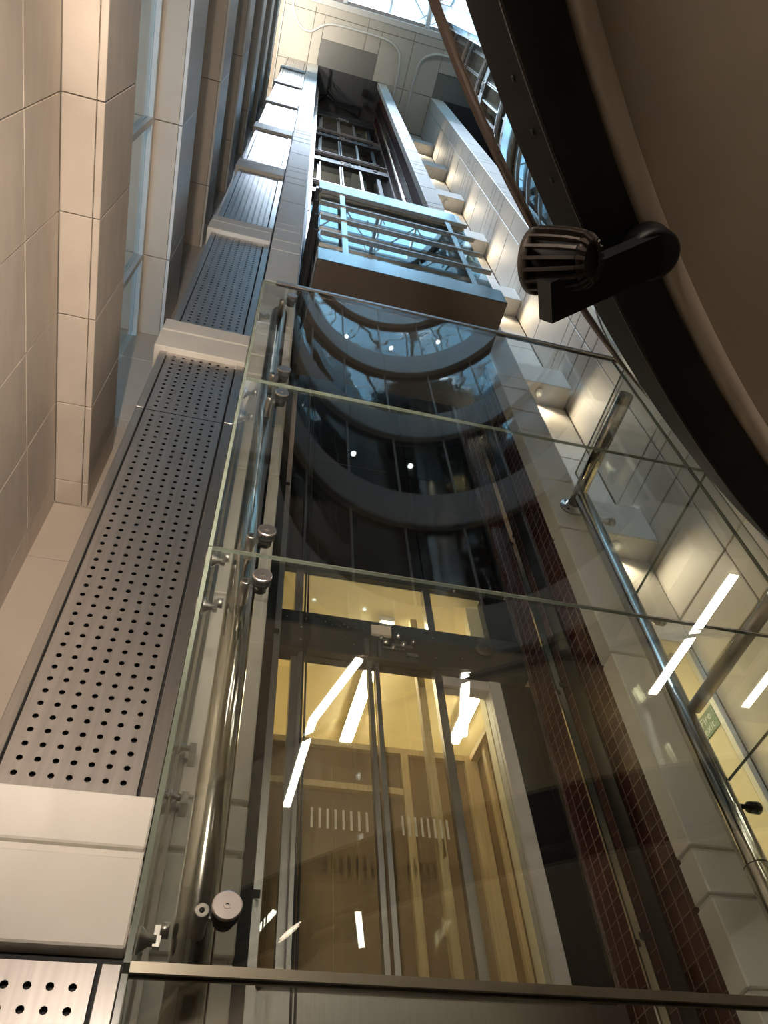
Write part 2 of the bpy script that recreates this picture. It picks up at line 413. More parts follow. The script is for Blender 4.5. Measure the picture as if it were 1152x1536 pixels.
# ---- the curved galleries behind the viewer
AC = (3.8, -2.0); AR = 3.3
ap = struct('wall_rear', (AC[0], AC[1] - AR, F[1]))
NA = 8; AJ = [180 + 180 * i / NA for i in range(NA + 1)]
for k in range(2, 9):
    z = F[k] if k < 8 else TOP
    for i in range(NA):
        MB().arc(AC, AR - .04, AR, z - .05, z + (1.15 if k < 8 else .6), AJ[i] + .12, AJ[i + 1] - .12, 8).build('fascia_panel', 'fascia_panel', ap)
        MB().arc(AC, AR + .004, AR + .55, z - .05, z - .01, AJ[i] + .1, AJ[i + 1] - .1, 8).build('soffit_panel', 'beige_panel', ap)
    MB().arc(AC, AR + .56, AR + 2.4, z - .05, z, 180, 360, 32).build('room_ceiling', 'room_grey', ap)
    MB().arc(AC, AR + .01, AR + 2.4, z + .02, z + .3, 180, 360, 32).build('slab', 'grout', ap)
    for (x0, x1) in ((XF, AC[0] - AR), (AC[0] + AR, 8.4)):
        MB().cbox(x0 + .01, x1 - .01, AC[1] - .05, AC[1], z - .05, z + (1.15 if k < 8 else .6), .004).build('fascia_panel', 'fascia_panel', ap)
        MB().cbox(x0 + .01, x1 - .01, AC[1] - .6, AC[1] - .055, z - .05, z - .01, .004).build('soffit_panel', 'beige_panel', ap)
for k in range(1, 8):
    z0, z1 = F[k] + 1.15, (F[k + 1] if k < 7 else TOP) - .06
    for i in range(NA + 1):
        a = math.radians(AJ[i]); p = (AC[0] + (AR + .14) * math.cos(a), AC[1] + (AR + .14) * math.sin(a))
        MB().beam((*p, F[k] + .02 + .3), (*p, z1), .05, .07, (math.cos(a), math.sin(a), 0)).build('mullion', 'white_paint', ap)
    for i in range(NA):
        MB().arc(AC, AR + .12, AR + .14, F[k] + .35, z1, AJ[i] + .4, AJ[i + 1] - .4, 8).build('pane', 'apse_glass', ap)
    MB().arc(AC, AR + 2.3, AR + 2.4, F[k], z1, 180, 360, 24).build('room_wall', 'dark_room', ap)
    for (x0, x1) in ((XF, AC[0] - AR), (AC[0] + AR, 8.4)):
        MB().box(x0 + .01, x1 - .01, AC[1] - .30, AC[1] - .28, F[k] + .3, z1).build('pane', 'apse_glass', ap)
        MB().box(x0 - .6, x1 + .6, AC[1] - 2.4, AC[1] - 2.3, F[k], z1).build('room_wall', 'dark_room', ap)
# first floor slab behind the viewer, with a wing on the right
sl = struct('ceiling_lower', (3, -3.5, F[1] - .1))
MB().box(XF, 8.4, -6.6, -1.66, F[1] - .06, F[1] + .3).build('slab', 'gallery_plaster', sl)
MB().box(4.55, 8.4, -1.655, .45, F[1] - .06, F[1] + .3).build('slab_wing', 'gallery_plaster', sl)
smesh('wall_rear_lower', MB().box(-2.2, 9.2, -6.8, -6.6, GF, F[1]), 'room_grey', (3, -6.7, GF))

# ---- lobbies behind the landing doors
smesh('floor_lobby', MB().box(-.6, XR, DB + .15, 8.6, F[0] - .3, F[0]), 'cream_paint', (2, 7, F[0]))
smesh('ceiling_lobby', MB().box(-.6, XR, DB + .02, 8.6, 5.72, 5.85), 'cream_ceiling', (2, 7, 5.8))
smesh('wall_lobby_back', MB().box(-.6, XR, 8.5, 8.6, F[0], 5.72), 'cream_paint', (2, 8.5, F[0]))
smesh('wall_lobby_left', MB().box(-.6, -.5, DB + .1, 8.5, F[0], 5.72), 'cream_paint', (-.6, 7, F[0]))
smesh('wall_lobby_side', MB().box(2.45, 3.0, DB + .12, DB + .22, F[0], 5.72), 'cream_paint', (2.8, DB + .2, F[0]))
for k in range(1, 8):
    z1 = F[k + 1] - .13 if k < 7 else TOP
    q = MB().box(-.2, 3.03, 6.6, 6.7, F[k], z1).box(-.2, 3.03, DB + .15, 6.7, F[k] - .12, F[k] - .02).box(-.3, -.2, DB + .15, 6.7, F[k], z1).box(2.98, 3.03, DB + .15, 6.6, F[k], z1)
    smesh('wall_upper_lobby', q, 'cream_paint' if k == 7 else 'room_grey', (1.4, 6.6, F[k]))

# recess window onto the lobby
w2 = struct('window_2', (3.95, DB, F[0]))
for (x0, x1) in ((3.10, 3.98), (4.02, XR - .06)):
    MB().box(x0, x1, DB + .02, DB + .04, F[0] + .06, F[1] - .47).build('pane', 'clear_glass', w2)
for x in (3.07, 4.0, XR - .03): MB().box(x - .03, x + .03, DB, DB + .06, F[0], F[1] - .43).build('mullion', 'white_paint', w2)
MB().box(3.04, XR - .01, DB, DB + .06, F[0] - .02, F[0] + .05).build('window_rail', 'white_paint', w2)
smesh('wall_recess_lower', MB().box(3.04, XR - .01, DB, DB + .12, GF, F[0] - .03), 'white_stone', (3.95, DB, GF))

# ================================================================== THINGS
# ---- perforated steel column
PITCH = .081; HX0 = -.761
def perf(rows, x0=-.829, x1=-.207, ztop=None):
    """steel sheet with 7 columns of round holes, standing on z=0"""
    mb = MB(); h = PITCH / 2; y = 0.0
    H = rows * PITCH + .07 if ztop is None else ztop
    z0 = (H - rows * PITCH) / 2
    for r in range(rows):
        for c in range(7):
            cx = HX0 + c * PITCH; cz = z0 + (r + .5) * PITCH; b = len(mb.v)
            for (ox, oz) in ((1, 0), (1, 1), (0, 1), (-1, 1), (-1, 0), (-1, -1), (0, -1), (1, -1)): mb.v.append((cx + ox * h, y, cz + oz * h))
            for i in range(8):
                a = math.pi / 4 * i; mb.v.append((cx + .0158 * math.cos(a), y, cz + .0158 * math.sin(a)))
            for i in range(8):
                a = math.pi / 4 * i; mb.v.append((cx + .0158 * math.cos(a), y + .004, cz + .0158 * math.sin(a)))
            for i in range(8):
                j = (i + 1) % 8
                mb.face((b + i, b + 8 + i, b + 8 + j, b + j)); mb.face((b + 8 + i, b + 16 + i, b + 16 + j, b + 8 + j))
    xa, xb = HX0 - h, HX0 + 6 * PITCH + h
    for (a0, a1, b0, b1) in ((x0, xa, 0, H), (xb, x1, 0, H), (xa, xb, 0, z0), (xa, xb, H - z0, H)):
        mb.quad((a0, y, b0), (a1, y, b0), (a1, y, b1), (a0, y, b1))
    # folded side flanges
    mb.quad((x0, y, 0), (x0, y + .03, 0), (x0, y + .03, H), (x0, y, H)); mb.quad((x1, y, 0), (x1, y + .03, 0), (x1, y + .03, H), (x1, y, H))
    return mb
pc = thing('perforated_column', (-.5, DP, GF), 'tall steel-clad column of perforated panels and pale stone bands beside the white pier', 'column')
MB().box(-.90, -.098, DP + .035, DW, GF, TOP).build('core', 'cable_black', pc)
BANDS = [(1.50, 2.17)] + [(F[k] + .95, F[k] + 1.62) for k in range(1, 8)]
def strips(z0, z1):
    MB().cbox(-.905, -.842, DP - .008, DP + .12, z0, z1, .003).build('frame_strip', 'plain_steel', pc)
    MB().cbox(-.189, -.114, DP - .008, DP + .06, z0, z1, .003).build('frame_strip', 'plain_steel', pc)
def panel(z0, z1):
    rows = int((z1 - z0 - .02) / PITCH)
    key = round(z1 - z0, 3)
    if key not in PANELS:
        mb = perf(rows, ztop=z1 - z0); o = bpy.data.objects.new('perforated_panel', mb.mesh('perforated_panel')); o.data.materials.append(M['steel']); COL.objects.link(o); PANELS[key] = o
    else:
        o = bpy.data.objects.new('perforated_panel', PANELS[key].data); COL.objects.link(o)
    o.parent = pc; o.location = (0.5, 0, z0 - GF)
PANELS = {}
zs = [(GF + .05, 1.46), (2.18, 5.735), (5.745, 6.87)]
for k in range(1, 8):
    zs.append((F[k] + 1.63, F[k] + 4.85 if k < 7 else TOP - .01))
for a, b in zs: panel(a, b); strips(a, b)
for n, (a, b) in enumerate(BANDS):
    m = a + (b - a) * .55
    o = MB().cbox(-.965, -.114, DP - .055, DP + .30, a, m, .008).build('stone_band', 'white_stone', pc)
    MB().cbox(-.962, -.115, DP - .045, DP + .28, m + .05, b, .008).build('band_cap', 'white_stone', o)
    MB().box(-.94, -.118, DP - .01, DP + .2, m - .01, m + .06).build('band_groove', 'white_stone', o)

# ---- white stone piers, block by block
def pier(x0, x1, depth, label, core):
    t = thing('stone_pier', ((x0 + x1) / 2, DP, GF), label, 'pier')
    MB().box(x0 + core, x1 - core, DP + .03, DP + depth - .002, GF, TOP).build('core', 'white_stone', t)
    for i in range(len(GRV) - 1):
        MB().cbox(x0, x1, DP, DP + depth, GRV[i] + .014, GRV[i + 1] - .014, .007).build('stone_block', 'white_stone', t)
    return t
pier(-.094, .315, .45, 'white stone block pier between perforated column and lift shaft', .026)
pier(2.69, 3.04, .16, 'slim white stone block pier with round steel flange, beside dark red shaft lining', .02)
pier(4.87, 5.40, .42, 'white stone block pier beyond the paneled recess, edge of the second lift shaft', .02)

# ---- landing entrances, one per storey
def bolts(mb, pts, y, r=.008):
    for (x, z) in pts: mb.lathe((x, y, z), (0, -1, 0), [(0, r), (.006, r), (.008, r * .5)], 8)
ORD = ['', 'one storey', 'two storeys', 'three storeys', 'four storeys', 'five storeys', 'six storeys', 'seven storeys']
for k in (1, 2):
    z = F[k]
    t = thing('spandrel_wall', (1.5, DB, z), 'blank black glass panels lining the shaft %s above the yellow lit landing' % ORD[k], 'panels', 'black glass shaft lining')
    for (x0, x1) in ((.20, .74), (.75, 1.99), (2.0, 2.85)):
        for (a, b) in ((z - .10, z + 1.9), (z + 1.91, z + 3.80)):
            MB().cbox(x0, x1, DB - .01, DB + .08, a, b, .004).build('panel', 'black_gloss', t)
for k in (0, 3, 4, 5, 6, 7):
    z = F[k]
    lab = 'glazed lift landing doors lit yellow from behind, plywood hoarding beyond' if k == 0 else 'dark glazed lift landing doors %s above the yellow lit landing' % ORD[k]
    t = thing('landing_entrance', (1.4, DB, z), lab, 'doors', 'lift landing entrances')
    gm = 'clear_glass' if k in (0, 7) else 'dark_glass'
    MB().box(.20, 2.85, DB - .10, DB + .1, z - (.45 if k == 0 else .10), z - .02).build('apron', 'plain_steel', t)
    MB().box(.50, 2.60, DB - .13, DB + .1, z - .02, z + .02).build('sill', 'plain_steel', t)
    hd = MB().box(.45, 2.80, DB - .12, DB + .04, z + 2.60, z + 3.05).build('header', 'header_grey', t)
    MB().box(.20, .55, DB - .02, DB + .08, z + .02, z + 2.60).build('jamb_panel', 'black_gloss', t)
    MB().box(2.57, 2.85, DB - .02, DB + .08, z + .02, z + 2.60).build('jamb_panel', 'black_gloss', t)
    MB().box(2.57, 2.85, DB - .02, DB + .08, z + 3.05, z + 3.76).build('jamb_panel', 'black_gloss', t)
    MB().box(.20, .55, DB - .02, DB + .08, z + 3.05, z + 3.76).build('jamb_panel', 'black_gloss', t)
    MB().box(.45, 2.62, DB - .04, DB + .08, z + 3.73, z + 3.80).build('transom_rail', 'header_grey', t)
    for (x0, x1) in ((.57, .70), (.765, 1.955), (2.03, 2.55)):
        MB().box(x0, x1, DB + .01, DB + .02, z + 3.06, z + 3.72).build('transom_pane', gm, t)
    for x in (.735, 1.995):
        o = MB().box(x - .035, x + .035, DB - .02, DB + .06, z + 3.05, z + 3.73).build('transom_mullion', 'plain_steel', t)
    # door leaves and sidelights
    for (x0, x1) in ((.785, 1.335), (1.435, 1.925)):
        d = MB().box(x0, x1, DB - .05, DB - .04, z + .10, z + 2.60).build('door_pane', gm, t)
        nd = 8 if k == 0 else 0
        for i in range(nd):
            xx = x0 + .10 + i * (x1 - x0 - .16) / 7
            MB().box(xx - .008, xx + .008, DB - .052, DB - .0505, z + 1.02, z + 1.17).build('glass_mark', 'frost_mark', d)
        MB().box(x0, x1, DB - .06, DB - .03, z + .02, z + .10).build('bottom_rail', 'plain_steel', d)
    for (x0, x1) in ((1.335, 1.372), (1.398, 1.435)): MB().box(x0, x1, DB - .08, DB - .02, z + .02, z + 2.61).build('door_stile', 'plain_steel', t)
    for (x0, x1) in ((.745, .785), (1.925, 1.985)): MB().box(x0, x1, DB - .08, DB - .02, z + .02, z + 2.65).build('door_stile', 'plain_steel', t)
    for (x0, x1) in ((.690, .745), (1.985, 2.02)): MB().box(x0, x1, DB - .02, DB + .05, z + .02, z + 2.60).build('frame_post', 'plain_steel', t)
    for (x0, x1) in ((.57, .69), (2.02, 2.45)): MB().box(x0, x1, DB + .01, DB + .02, z + .02, z + 2.50).build('sidelight_pane', gm, t)
    MB().box(2.45, 2.56, DB - .03, DB + .10, z + .02, z + 2.60).build('side_frame', 'frame_grey' if k == 0 else 'header_grey', t)
    MB().box(2.02, 2.45, DB - .02, DB + .10, z + 2.50, z + 2.60).build('side_frame', 'frame_grey' if k == 0 else 'header_grey', t)
    MB().box(.55, .57, DB - .03, DB + .10, z + .02, z + 2.60).build('side_frame', 'black_steel', t)
    # lock and roller gear on the header
    y = DB - .12
    MB().box(1.37, 1.55, y - .03, y, z + 2.87, z + 2.98).build('lock_cover', 'edge_trim', hd)
    mb = MB()
    for (px, pz, r) in ((1.62, 2.90, .035), (1.50, 2.80, .03), (1.66, 2.80, .028), (1.75, 2.84, .022), (1.56, 2.74, .02), (1.46, 2.84, .02)):
        mb.lathe((px, y, z + pz), (0, -1, 0), [(0, r), (.03, r), (.03, r * .5), (.045, r * .5)], 12)
    mb.box(1.46, 1.66, y - .025, y, z + 2.715, z + 2.735).box(1.55, 1.74, y - .02, y, z + 2.765, z + 2.79).box(1.68, 1.78, y - .02, y, z + 2.66, z + 2.70)
    mb.build('roller_gear', 'plain_steel', hd)
    mb = MB(); bolts(mb, [(.62 + .17 * i, z + 2.96) for i in range(4)] + [(.75, z + 2.70), (.75, z + 2.85), (1.14, z + 2.80), (1.21, z + 2.72), (1.95, z + 2.70), (1.95, z + 2.95), (2.2, z + 2.74)] + [(1.02 + .07 * i, z + 2.93) for i in range(5)], y)
    mb.build('bolt_row', 'plain_steel', hd)
    mb = MB().lathe((2.42, y, z + 2.88), (0, -1, 0), [(0, .075), (.02, .075), (.02, .045), (.021, .045)], 20).box(2.39, 2.45, y - .02, y, z + 2.95, z + 3.02)
    mb.build('counter_pulley', 'lamp_grey', hd)
    MB().box(1.30, 1.34, y - .02, y, z + 2.62, z + 2.80).box(1.42, 1.45, y - .02, y, z + 2.62, z + 2.80).build('hanger', 'plain_steel', hd)

# ---- plywood hoarding in the lit lobby
ho = thing('plywood_hoarding', (1.5, 5.5, F[0]), 'plywood hoarding with pale timber studs standing behind the lit landing doors', 'hoarding')
HZ = F[0] + 2.40; HY = 5.56
for i, (x0, x1) in enumerate(((-.30, .60), (.605, 1.22), (1.225, 1.84), (1.845, 2.57))):
    MB().box(x0, x1, HY, HY + .018, F[0], HZ - .02).build('plywood_sheet', 'plywood', ho)
MB().box(2.57, 2.59, 4.98, HY, F[0], HZ - .02).build('plywood_sheet', 'plywood', ho)
MB().box(-.30, 2.57, HY - .05, HY, HZ - .06, HZ + .0).build('top_rail', 'timber', ho)
MB().box(2.50, 2.57, 4.98, HY - .05, HZ - .06, HZ).build('top_rail', 'timber', ho)
MB().box(.60, 1.84, HY - .05, HY, HZ - .48, HZ - .42).build('mid_rail', 'timber', ho)
for x in (.18, 1.86): MB().cbox(x - .03, x + .04, HY - .06, HY, F[0], HZ - .06, .004).build('stud', 'timber', ho)
MB().cbox(2.44, 2.565, HY - .06, HY, F[0], HZ - .06, .004).build('stud', 'timber', ho)
MB().cbox(2.53, 2.57, 4.99, 5.06, F[0], HZ - .06, .004).build('stud', 'timber', ho)
MB().cbox(1.90, 1.97, 5.02, 5.09, F[0], F[0] + 3.6, .004).build('stud', 'timber', ho)
MB().cbox(2.53, 2.57, 5.24, 5.30, F[0], HZ - .06, .004).build('stud', 'timber', ho)

# ---- lobby strip lights
for (x, y0, y1, lab) in ((1.71, 5.15, 7.1, 'long yellowish ceiling strip light above the plywood hoarding'), (2.95, 5.9, 6.9, 'short ceiling strip light near the recess window in the lobby'), (4.1, 5.6, 7.8, 'ceiling strip light behind the recess window')):
    t = thing('strip_light', (x, (y0 + y1) / 2, 5.70), lab, 'light', 'lobby strip lights')
    MB().box(x - .075, x + .075, y0, y1, 5.66, 5.715).build('housing', 'white_paint', t)
    MB().box(x - .06, x + .06, y0 + .02, y1 - .02, 5.645, 5.659).build('diffuser', 'led_yellow', t)
t = thing('strip_light', (1.5, 5.9, TOP - .1), 'ceiling strip light in the topmost landing lobby', 'light', 'lobby strip lights')
MB().box(.3, 2.7, 5.85, 5.97, TOP - .05, TOP - .01).build('housing', 'white_paint', t)
MB().box(.32, 2.68, 5.86, 5.96, TOP - .065, TOP - .051).build('diffuser', 'led_yellow', t)

# ---- strip lights under the first floor slab behind the viewer (seen mirrored in the glass)
def ledline(pts, w, lab):
    z = F[1] - .06
    t = thing('strip_light', (*pts[0], z), lab, 'light', 'strip lights under the first floor slab')
    for a, b in zip(pts[:-1], pts[1:]):
        MB().beam((*a, z - .012), (*b, z - .012), w + .03, .022).build('housing', 'white_paint', t)
        MB().beam((*a, z - .029), (*b, z - .029), w, .010).build('diffuser', 'led_white', t)
ledline([(1.305, -4.44), (1.306, -2.75), (1.60, -1.69)], .085, 'kinked strip light under the first floor slab, mirrored in the glass screen')
ledline([(2.81, -1.69), (3.115, -2.72)], .09, 'short slanting strip light under the first floor slab')
ledline([(5.10, .22), (5.07, -1.59)], .10, 'straight strip light under the wing of the first floor slab')
ledline([(6.3, .22), (6.3, -1.59)], .10, 'outer strip light under the wing of the first floor slab')

# ---- downlights inside the curved galleries
for (k, X, Y) in ((6, 2.84, -6.0), (6, 4.45, -6.0), (6, 5.95, -5.4), (4, 2.88, -6.0), (4, 4.45, -6.0)):
    d = Vector((X - AC[0], Y - AC[1])); d = d * (4.15 / d.length); X, Y = AC[0] + d.x, AC[1] + d.y
    t = thing('downlight', (X, Y, F[k] - .05), 'small bright downlight in the %s lit curved gallery behind the viewer' % ('upper' if k == 6 else 'lower'), 'light', 'gallery downlights')
    MB().lathe((X, Y, F[k] - .052), (0, 0, -1), [(0, .10), (.03, .10), (.03, .075)], 16).build('rim', 'white_paint', t)
    MB().lathe((X, Y, F[k] - .084), (0, 0, -1), [(0, .07), (.02, .06)], 16).build('lens', 'downlight_glow', t)

# ---- added fill lamps: downlights under the recess ledges, uplighters on the topmost gallery edges
for k in range(1, 8):
    p = Vector((4.35, DB - .20, F[k] + .948))
    t = thing('added_ledge_light', p, 'small added warm fill light under the recess ledge %s above the lobby' % ORD[k], 'light', 'added recess fill lights')
    MB().lathe(p, (0, 0, -1), [(0, .06), (.03, .06), (.03, .045)], 16).build('rim', 'white_paint', t)
    MB().lathe(p + Vector((0, 0, -.018)), (0, 0, -1), [(0, .044), (.006, .04)], 16).build('lens', 'spot_lens', t)
    ld = bpy.data.lights.new('added_ledge_beam', 'SPOT'); lo = bpy.data.objects.new('added_ledge_beam', ld); COL.objects.link(lo); lo.parent = t
    ld.energy = 45 if k < 3 else 32; ld.spot_size = math.radians(150); ld.spot_blend = .7; ld.color = (1.0, .83, .60); ld.shadow_soft_size = .04; lo.location = (0, 0, -.05)
UPS = [((-1.42, 2.3, F[7] + .95), (.3, 3.2, TOP)), ((-1.42, .2, F[7] + .95), (1.5, 2.2, TOP)), ((2.6, -5.35, F[7] + 1.0), (2.4, 2.4, TOP)), ((5.0, -5.35, F[7] + 1.0), (4.6, 2.6, TOP))]
for i, (p, tg) in enumerate(UPS):  # unseen fixtures, put in to brighten the top soffit
    p = Vector(p); f = (Vector(tg) - p).normalized()
    t = thing('added_uplighter', p, ('added flat fill lamp on the topmost straight gallery ledge, ' + ('by the perforated column' if i == 0 else 'away from the perforated column')) if i < 2 else 'added flat fill lamp on the topmost curved gallery ledge', 'light', 'added gallery fill lamps')
    MB().cbox(p.x - .08, p.x + .08, p.y - .12, p.y + .12, p.z - .06, p.z, .01).build('housing', 'lamp_black', t)
    MB().box(p.x - .06, p.x + .06, p.y - .10, p.y + .10, p.z + .001, p.z + .008).build('lens', 'spot_lens', t)
    ld = bpy.data.lights.new('added_uplighter_beam', 'SPOT'); lo = bpy.data.objects.new('added_uplighter_beam', ld); COL.objects.link(lo); lo.parent = t
    ld.energy = 450 if i < 2 else 1300; ld.spot_size = math.radians(120 if i < 2 else 70); ld.spot_blend = .8; ld.color = (1.0, .90, .76); ld.shadow_soft_size = .08
    lo.location = (0, 0, .06); lo.rotation_euler = f.to_track_quat('-Z', 'Y').to_euler()

# ---- red shaft lining mesh and guide rails
ms = thing('wire_mesh_screen', (2.87, 4.1, GF), 'square wire mesh screen over the dark red shaft lining', 'mesh')
mb = MB(); z = -.6
ys = [3.52 + .108 * i for i in range(12)]
for y in ys: mb.box(2.868, 2.873, y - .0025, y + .0025, -.8, 12.0)
while z < 12.0:
    mb.box(2.864, 2.868, 3.47, DB - .03, z - .0025, z + .0025); z += .108
o = mb.build('wires', 'wire', ms); o['kind'] = 'stuff'
MB().box(2.86, 2.895, DB - .03, DB - .005, -.8, TOP).box(2.86, 2.895, 3.475, 3.495, -.8, TOP).build('edge_bar', 'plain_steel', ms)
def rail(x, y, lab, sgn):
    t = thing('guide_rail', (x, y, GF), lab, 'rail', 'lift guide rails')
    MB().box(x - .008, x + .008, y - .045, y + .045, GF, TOP).box(x + sgn * .008, x + sgn * .045, y - .008, y + .008, GF, TOP).build('rail_profile', 'tube_steel' if sgn < 0 else 'plain_steel', t)
    zz_ = 0.2; src = None
    while zz_ < TOP:
        b = MB().box(x - sgn * .09, x - sgn * .008, y - .06, y + .06, -.03, .03)
        if src is None:
            src = MB().box(x - .03, x + .03, y - .06, y - .046, -.02, .02).build('rail_bracket', 'black_steel', t); src.location = (0, 0, zz_)
            src.data.transform(Matrix.Translation((0, 0, -GF * 0 + GF)))
            src.location = (0, 0, zz_ - GF)
        else: put('rail_bracket', src, t, (0, 0, zz_ - GF))
        zz_ += 1.955
    return t
t = rail(2.80, 4.20, 'bright steel guide rail in front of the red mesh', -1)
MB().box(2.846, 2.856, 3.97, 4.12, GF, TOP).build('rail_plate', 'black_steel', t)
rail(.455, 4.05, 'bright steel guide rail beside the block pier, left of the landing doors', 1)
t = thing('black_channel', (.33, 3.95, GF), 'black steel channel running up the shaft edge beside the block pier', 'channel')
MB().box(.205, .442, 3.94, 3.99, GF, TOP).build('channel', 'black_steel', t)

ro = thing('travelling_cable', (.70, 4.12, GF), 'pair of thin black ropes hanging down the shaft before the landing doors', 'ropes')
for x in (.690, .712): MB().cyl((x, 4.12, GF), (x, 4.12, cz_rope), .007, 8).build('rope', 'cable_black', ro)

# ---- glass screen in front of the lifts
ROWS = [(GF, .910), (.936, 2.606), (2.612, 4.248), (4.254, 5.975)]
gs = thing('glass_screen', (2.9, DG, GF), 'clear frameless glass screen in stacked panes across the lift fronts', 'glass')
for (x0, x1) in ((-.052, 2.915), (2.925, 6.6)):
    for (z0, z1) in ROWS: MB().box(x0, x1, DG, DG + .018, z0, z1, 0, 1, 'y').build('glass_pane', GLS, gs)
MB().box(-.052, 6.6, DG - .010, DG + .028, .910, .936).build('joint_strip', 'edge_bar', gs)
for z in (2.609, 4.251): MB().box(-.052, 6.6, DG + .002, DG + .016, z - .0025, z + .0025).build('joint_strip', 'disc_steel', gs)
MB().box(.035, 6.6, DG - .008, DG + .026, 5.975, 6.01).build('cap_rail', 'disc_steel', gs)
g2 = thing('glass_screen', (-.05, 2.7, GF), 'narrow glass return pane between round pole and block pier', 'glass')
for (z0, z1) in ROWS: MB().box(-.070, -.054, DG, DP - .01, z0, z1, 0, 1, 'x').build('glass_pane', GLS, g2)
g3 = thing('glass_screen', (3.05, 2.7, GF), 'glass return pane beside the slim pier with black knobs', 'glass')
for (z0, z1) in ROWS[:4]: MB().box(3.055, 3.071, DG + .03, DP - .05, z0, z1, 0, 1, 'x').build('glass_pane', GLS, g3)

# ---- round poles, tie tubes
PX, PY = .101, 2.33
po = thing('steel_pole', (PX, PY, GF), 'polished round steel pole behind the glass corner beside the block pier', 'pole')
MB().cyl((PX, PY, GF), (PX, PY, 5.93), .062, 32).build('tube', 'tube_steel', po)
MB().lathe((PX, PY, 5.93), (0, 0, 1), [(0, .062), (.02, .058), (.03, .03)], 32).build('end_cap', 'disc_steel', po)
MB().box(-.045, -.02, DP - .05, DP - .003, GF, 5.95).build('wall_channel', 'plain_steel', po)
p2 = thing('steel_pole', (2.9, 3.14, GF), 'polished round steel pole standing before the slim pier', 'pole')
MB().cyl((2.9, 3.14, GF), (2.9, 3.14, 5.34), .064, 32).build('tube', 'tube_steel', p2)
MB().lathe((2.9, 3.14, 2.02), (0, 0, 1), [(0, .0645), (.006, .0645)], 32, cap=False).build('joint_ring', 'black_steel', p2)
tt = thing('tie_tube', (2.894, DP, 5.42), 'thick steel tie tube with round flange bolted to the slim pier', 'tube')
MB().cyl((2.894, DP - .02, 5.42), (2.894, DG + .06, 5.42), .058, 28).build('tube', 'tube_steel', tt)
fl = MB().lathe((2.894, DP - .001, 5.42), (0, -1, 0), [(0, .115), (.016, .115), (.022, .108), (.022, .07), (.05, .06)], 32).build('flange', 'plain_steel', tt)
for i in range(4):
    a = math.pi / 4 + i * math.pi / 2
    MB().lathe((2.894 + .088 * math.cos(a), DP - .023, 5.42 + .088 * math.sin(a)), (0, -1, 0), [(0, .011), (.008, .011)], 8).build('bolt', 'black_steel', fl)
t2 = thing('tie_tube', (2.95, 3.0, 3.02), 'lower dark steel tie tube beside the yellow lit recess', 'tube')
MB().cyl((2.95, 3.09, 3.02), (2.95, DG + .06, 3.02), .042, 24).build('tube', 'plain_steel', t2)

# ---- glass clamps
CZ = [1.09, 2.465, 2.775, 4.13, 4.45, 5.75]
WHERE = ['just above the lowest joint strip', 'just below the middle joint', 'just above the middle joint', 'just below the upper joint', 'just above the upper joint', 'right under the cap rail']
def front_clamp(z):
    t = thing('glass_clamp', (.168, DG, z), 'steel disc clamp on the front glass before the pole, ' + WHERE[CZ.index(z)], 'clamp', 'disc clamps on the front glass')
    MB().lathe((.168, DG - .002, z), (0, -1, 0), [(0, .041), (.008, .041), (.010, .038), (.010, .011), (.012, .011), (.012, .005), (.006, .004)], 40, sm=False).build('disc', 'disc_steel', t)
    MB().lathe((.168, DG + .02, z), (0, 1, 0), [(0, .041), (.012, .041), (.03, .03), (.055, .03), (.06, .02)], 24).build('inner_cone', 'black_steel', t)
    MB().lathe((.105, DG + .040, z + .008), (0, 1, 0), [(0, .018), (.003, .022), (.135, .022)], 24).build('boss', 'disc_steel', t)
    MB().lathe((.105, DG + .039, z + .008), (0, -1, 0), [(0, .008), (.001, .004)], 12).build('socket', 'black_steel', t)
    MB().beam((.105, DG + .062, z + .006), (.168, DG + .062, z), .016, .02).build('arm', 'plain_steel', t)
def side_clamp(z):
    t = thing('glass_clamp', (-.05, DG + .2, z), 'steel cone clamp on the narrow glass return, ' + WHERE[CZ.index(z)], 'clamp', 'cone clamps on the glass return')
    y = PY - .02
    MB().lathe((-.052, y, z), (1, 0, 0), [(0, .036), (.006, .036), (.03, .016), (.05, .016)], 24).build('cone', 'plain_steel', t)
    MB().lathe((-.072, y, z), (-1, 0, 0), [(0, .036), (.008, .034)], 24).build('disc', 'disc_steel', t)
    MB().lathe((.005, y, z + .03), (1, 0, 0), [(0, .022), (.024, .022)], 20).build('boss', 'plain_steel', t)
    MB().beam((.0, y, z - .02), (.0, y, z + .04), .02, .02, (0, 1, 0)).build('arm', 'plain_steel', t)
for z in CZ: front_clamp(z)
for z in CZ: side_clamp(z)
for i, z in enumerate((2.14, 2.41)):
    t = thing('glass_clamp', (-.05, 3.2, z), 'small cone clamp at the rear edge of the narrow glass return, ' + ('lower of two' if i == 0 else 'upper of two'), 'clamp', 'rear clamps of the glass return')
    MB().lathe((-.052, 3.2, z), (1, 0, 0), [(0, .030), (.006, .030), (.03, .014), (.05, .014)], 20).build('cone', 'plain_steel', t)
    MB().lathe((-.072, 3.2, z), (-1, 0, 0), [(0, .030), (.008, .028)], 20).build('disc', 'disc_steel', t)
    MB().box(-.004, .03, 3.19, DP - .001, z - .03, z + .03).build('bracket', 'plain_steel', t)
